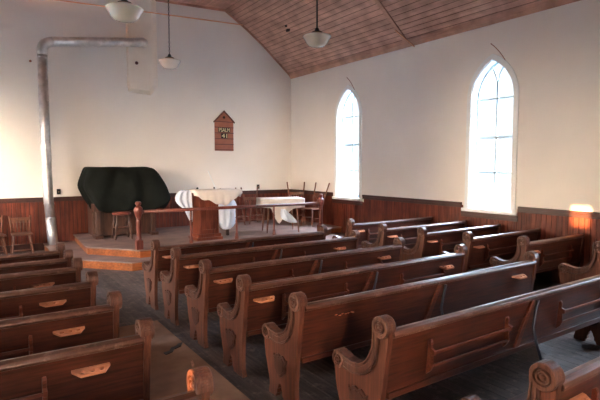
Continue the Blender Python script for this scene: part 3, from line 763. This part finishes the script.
# hymn board: house shaped, slats, lettering
hb = thing('hymn_board', 'house-shaped wooden board with pale lettering hung on the front wall', 'board', (5.60, YF, 2.26))
bm = bmesh.new(); prism(bm, [(-.27, 0), (.27, 0), (.27, .79), (0, 1.05), (-.27, .79)], -.02, 0, 'Y'); obj('back_panel', bm, M['sign'], hb)
for z in (.015, .16, .31, .46, .61, .76):
    bm = bmesh.new(); box(bm, -.27, .27, -.036, -.02, z, z+.022); obj('slat', bm, M['sign_dark'], hb)
bm = bmesh.new(); 
for s in (-1, 1): prism(bm, [(s*.31, .77), (s*.30, .74), (0, 1.03), (0, 1.075)], -.045, -.015, 'Y')
obj('gable_trim', bm, M['sign_dark'], hb)
bm = bmesh.new(); lathe(bm, [(1e-4, -.03), (.03, -.028), (.035, -.02)], 12, (0, 0, .89), 'Y'); obj('hanger_hole', bm, M['dark'], hb)
def lettering(txt, w, h, zc):
    cu = bpy.data.curves.new('txt', 'FONT'); cu.body = txt; cu.align_x = 'CENTER'; cu.align_y = 'CENTER'; cu.size = 1; cu.extrude = .02
    t = bpy.data.objects.new('txt', cu); C.objects.link(t); bpy.context.view_layer.update()
    dg = bpy.context.evaluated_depsgraph_get(); me = bpy.data.meshes.new_from_object(t.evaluated_get(dg))
    xs = [v.co.x for v in me.vertices]; ys = [v.co.y for v in me.vertices]
    sx = w/(max(xs)-min(xs)); sy = h/(max(ys)-min(ys)); cx = (max(xs)+min(xs))/2; cy = (max(ys)+min(ys))/2
    for v in me.vertices: v.co = ((v.co.x-cx)*sx, -v.co.z*.2-.0, (v.co.y-cy)*sy)
    me.materials.clear(); me.materials.append(M['text'])
    C.objects.unlink(t); bpy.data.objects.remove(t)
    c = bmesh.new(); box(c, -w/2-.02, w/2+.02, 0, .004, -h/2-.012, h/2+.012)
    card = obj('number_card', c, M['dark'], hb, (0, -.030, zc)); o = bpy.data.objects.new('lettering', me); C.objects.link(o); o.parent = card; o.location = (0, -.004, 0)
lettering('PSALM', .31, .10, .555); lettering('41', .15, .105, .40)

# tie rods
bm = bmesh.new(); tube(bm, [(-.5, 11.80, 5.34), (6.10, 11.80, 5.60)], .014, 8); tag(obj('tie_rod', bm, M['rod'], smooth=True), 'long thin reddish rod crossing high in front of the front wall', 'rod')
bm = bmesh.new(); tube(bm, [(7.25, 7.3, 4.62), (7.68, 7.18, 4.33)], .012, 8); tag(obj('rod_stub', bm, M['rod'], smooth=True), 'short thin rod sticking out by the ceiling edge above the right wall', 'rod')
for c, l in ((9.38, 'far'), (5.36, 'near')):
    bm = bmesh.new(); tube(bm, [(XR-.012, c+.05, APEX+.28)] + bez((XR-.012, c-.02, APEX+.22), (XR-.012, c-.2, APEX+.05), (XR-.012, c-.33, APEX-.22), 8), .006, 6)
    tag(obj('wall_wire', bm, M['sign'], smooth=True), 'thin brown wire curving over the top of the %s right window' % l, 'wire', 'window wires')

# pendant lamps
def lamp(x, y, z0, label, chain=False):
    t = thing('pendant_lamp', label, 'lamp', (x, y, z0), 0, 'schoolhouse pendant lamps')
    bm = bmesh.new(); prof = [(.001, 0), (.05, .002), (.10, .014), (.13, .04), (.155, .085), (.176, .118), (.186, .128), (.184, .14), (.16, .15), (.10, .158), (.07, .165)]
    seg = 48; rings = []
    for j, (r, h) in enumerate(prof):
        k = .012 if 2 <= j <= 5 else 0
        rings.append([bm.verts.new((r*(1+k*math.cos(i*PI*.5*2))*math.cos(2*PI*i/seg), r*(1+k*math.cos(i*PI))*math.sin(2*PI*i/seg), h)) for i in range(seg)])
    for A, B in zip(rings, rings[1:]):
        for i in range(seg): bm.faces.new((A[i], A[(i+1) % seg], B[(i+1) % seg], B[i]))
    bm.faces.new(rings[0]); bm.faces.new(rings[-1])
    obj('glass_bowl', bm, M['milk'], t, smooth=True)
    bm = bmesh.new(); lathe(bm, [(.085, .155), (.09, .172), (.075, .182)], 24); obj('fitter_ring', bm, M['brass'], t, smooth=True)
    bm = bmesh.new(); lathe(bm, [(.078, .178), (.07, .192), (.035, .205), (.025, .235), (.012, .25)], 20); obj('canopy', bm, M['black'], t, smooth=True)
    top_z = 5.89 if abs(x-CX) < 1.2 else 5.905; H_ = top_z-z0
    bm = bmesh.new()
    if chain:
        z = .24; k = 0
        while z < H_-.02:
            a = (0, 1)[k % 2]; pts = [((.011*math.cos(q*PI/4)) if a else 0, (.011*math.cos(q*PI/4)) if not a else 0, z+.024+.022*math.sin(q*PI/4)) for q in range(9)]
            tube(bm, pts, .004, 5, cap=False); z += .036; k += 1
        obj('chain', bm, M['black'], t)
    else:
        tube(bm, [(0, 0, .24), (0, 0, H_)], .011, 8); obj('stem', bm, M['brass'] if False else M['black'], t, smooth=True)
    bm = bmesh.new(); lathe(bm, [(.02, H_-.06), (.06, H_-.03), (.065, H_)], 16); obj('ceiling_rose', bm, M['black'], t, smooth=True)
lamp(3.78, 5.23, 3.415, 'milk glass pendant lamp on a straight stem, right of centre against the wooden ceiling')
lamp(2.80, 8.10, 3.49, 'milk glass pendant lamp on a chain beside the chimney', True)
lamp(1.35, 5.24, 3.35, 'milk glass pendant lamp cut by the top photo edge above the stovepipe')

# hole and loose board marks in the ceiling
def slope_pt(x):
    for (x0, z0), (x1, z1) in zip(ceil_poly, ceil_poly[1:]):
        if x1 <= x <= x0: return z0+(z1-z0)*(x-x0)/(x1-x0)
bm = bmesh.new()
for (x, y, w, l) in ((6.72, 10.55, .07, .22), (6.62, 10.48, .05, .12)):
    pts = [(x-w/2, y-l*.2), (x, y-l/2), (x+w/2, y-l*.1), (x+w*.3, y+l/2), (x-w*.4, y+l*.3)]
    A = [bm.verts.new((p, q, slope_pt(p)-.004)) for p, q in pts]; B = [bm.verts.new((p, q, slope_pt(p)+.01)) for p, q in pts]
    bm.faces.new(A); bm.faces.new(B)
    for i in range(5): bm.faces.new((A[i], A[(i+1) % 5], B[(i+1) % 5], B[i]))
struct(obj('trim_14', bm, M['dark']))

# ---------------------------------------------------------------- outside ground, sky, lights
bm = bmesh.new(); box(bm, -60, XL-.4, -60, 60, -.8, -.6); box(bm, XR+.4, 60, -60, 60, -.8, -.6); box(bm, XL-.4, XR+.4, -60, YB-.3, -.8, -.6)
struct(obj('ground', bm, plain('dry_grass', (.045, .045, .045, 1), .95)))

# unseen house, added to block the low sun from two left windows
hs = thing('sun_blocking_house', 'pale house added unseen beyond the left wall to block the low sun', 'house', (-20, 8.3, -.6))
bm = bmesh.new(); prism(bm, [(-3, 0), (3, 0), (3, 5.2), (0, 7.6), (-3, 5.2)], -7.0, 7.0, 'Y'); obj('walls', bm, M['white_paint'], hs)
bm = bmesh.new()
for s_ in (-1, 1): prism(bm, [(s_*3.4, 5.0), (0, 7.7), (0, 7.9), (s_*3.4, 5.2)], -7.3, 7.3, 'Y')
obj('roof', bm, M['organ'], hs)

world = bpy.data.worlds.new('World'); bpy.context.scene.world = world; world.use_nodes = True
nt = world.node_tree; N = nt.nodes; L = nt.links; bg = N['Background']
tc = N.new('ShaderNodeTexCoord'); sx = N.new('ShaderNodeSeparateXYZ'); L.new(tc.outputs['Generated'], sx.inputs[0])
mr = N.new('ShaderNodeMapRange'); mr.inputs[1].default_value = -.7; mr.inputs[2].default_value = .5; L.new(sx.outputs['X'], mr.inputs[0])
mx = N.new('ShaderNodeMix'); mx.data_type = 'RGBA'; L.new(mr.outputs[0], mx.inputs[0])      # horizon: sunset side -> dusk side
WS = 26
mx.inputs[6].default_value = (2.4, 1.78, 1.25, 1); mx.inputs[7].default_value = (.0155, .0168, .0178, 1)
me_ = N.new('ShaderNodeMapRange'); me_.inputs[1].default_value = .24; me_.inputs[2].default_value = .5; L.new(sx.outputs['Z'], me_.inputs[0])
mz = N.new('ShaderNodeMix'); mz.data_type = 'RGBA'; L.new(me_.outputs[0], mz.inputs[0]); L.new(mx.outputs[2], mz.inputs[6])
mz.inputs[7].default_value = (.72, .87, 1.08, 1)
L.new(mz.outputs[2], bg.inputs['Color']); bg.inputs['Strength'].default_value = WS

for x, s in ((XR, 1), (XL, -1)):
    for c in (WC if s > 0 else WL):
        ld = bpy.data.lights.new('window_portal', 'AREA'); ld.shape = 'RECTANGLE'; ld.size = 2.8; ld.size_y = .9
        ld.cycles.is_portal = True
        o = bpy.data.objects.new('window_portal', ld); C.objects.link(o); o.location = (x+s*.245, c, 2.4)
        o.rotation_euler = Vector((-s, 0, 0)).to_track_quat('-Z', 'Y').to_euler()
        # size along local x must be vertical
        o.rotation_euler = (Matrix(((0, 0, s), (0, s, 0), (-1, 0, 0))).to_euler())
for c in BC:
    ld = bpy.data.lights.new('window_portal', 'AREA'); ld.shape = 'RECTANGLE'; ld.size = .9; ld.size_y = 2.8; ld.cycles.is_portal = True
    o = bpy.data.objects.new('window_portal', ld); C.objects.link(o); o.location = (c, YB-.21, 2.4); o.rotation_euler = (PI/2, 0, PI)
sd = bpy.data.lights.new('evening_sun', 'SUN'); sd.energy = 14; sd.color = (1, .46, .17); sd.angle = math.radians(.6)
so_ = bpy.data.objects.new('evening_sun', sd); C.objects.link(so_)
d = Vector((1, .15, -.1)).normalized(); so_.rotation_euler = d.to_track_quat('-Z', 'Y').to_euler(); so_.location = (-6, 0, 4)

# ---------------------------------------------------------------- camera
cd = bpy.data.cameras.new('camera'); cam = bpy.data.objects.new('camera', cd); C.objects.link(cam)
cd.sensor_width = 36; cd.lens = 484*36/600; cd.clip_start = .05
p = math.atan(35/484); yaw = math.atan(326/(484/math.cos(p)))
cam.location = (0, 0, 1.88); cam.rotation_euler = (PI/2-p, 0, -yaw)
S = bpy.context.scene; S.camera = cam
S.view_settings.view_transform = 'Standard'; S.view_settings.look = 'None'; S.view_settings.gamma = 1
S.view_settings.use_curve_mapping = False; S.view_settings.exposure = 1.74
S.cycles.max_bounces = 12; S.cycles.diffuse_bounces = 6
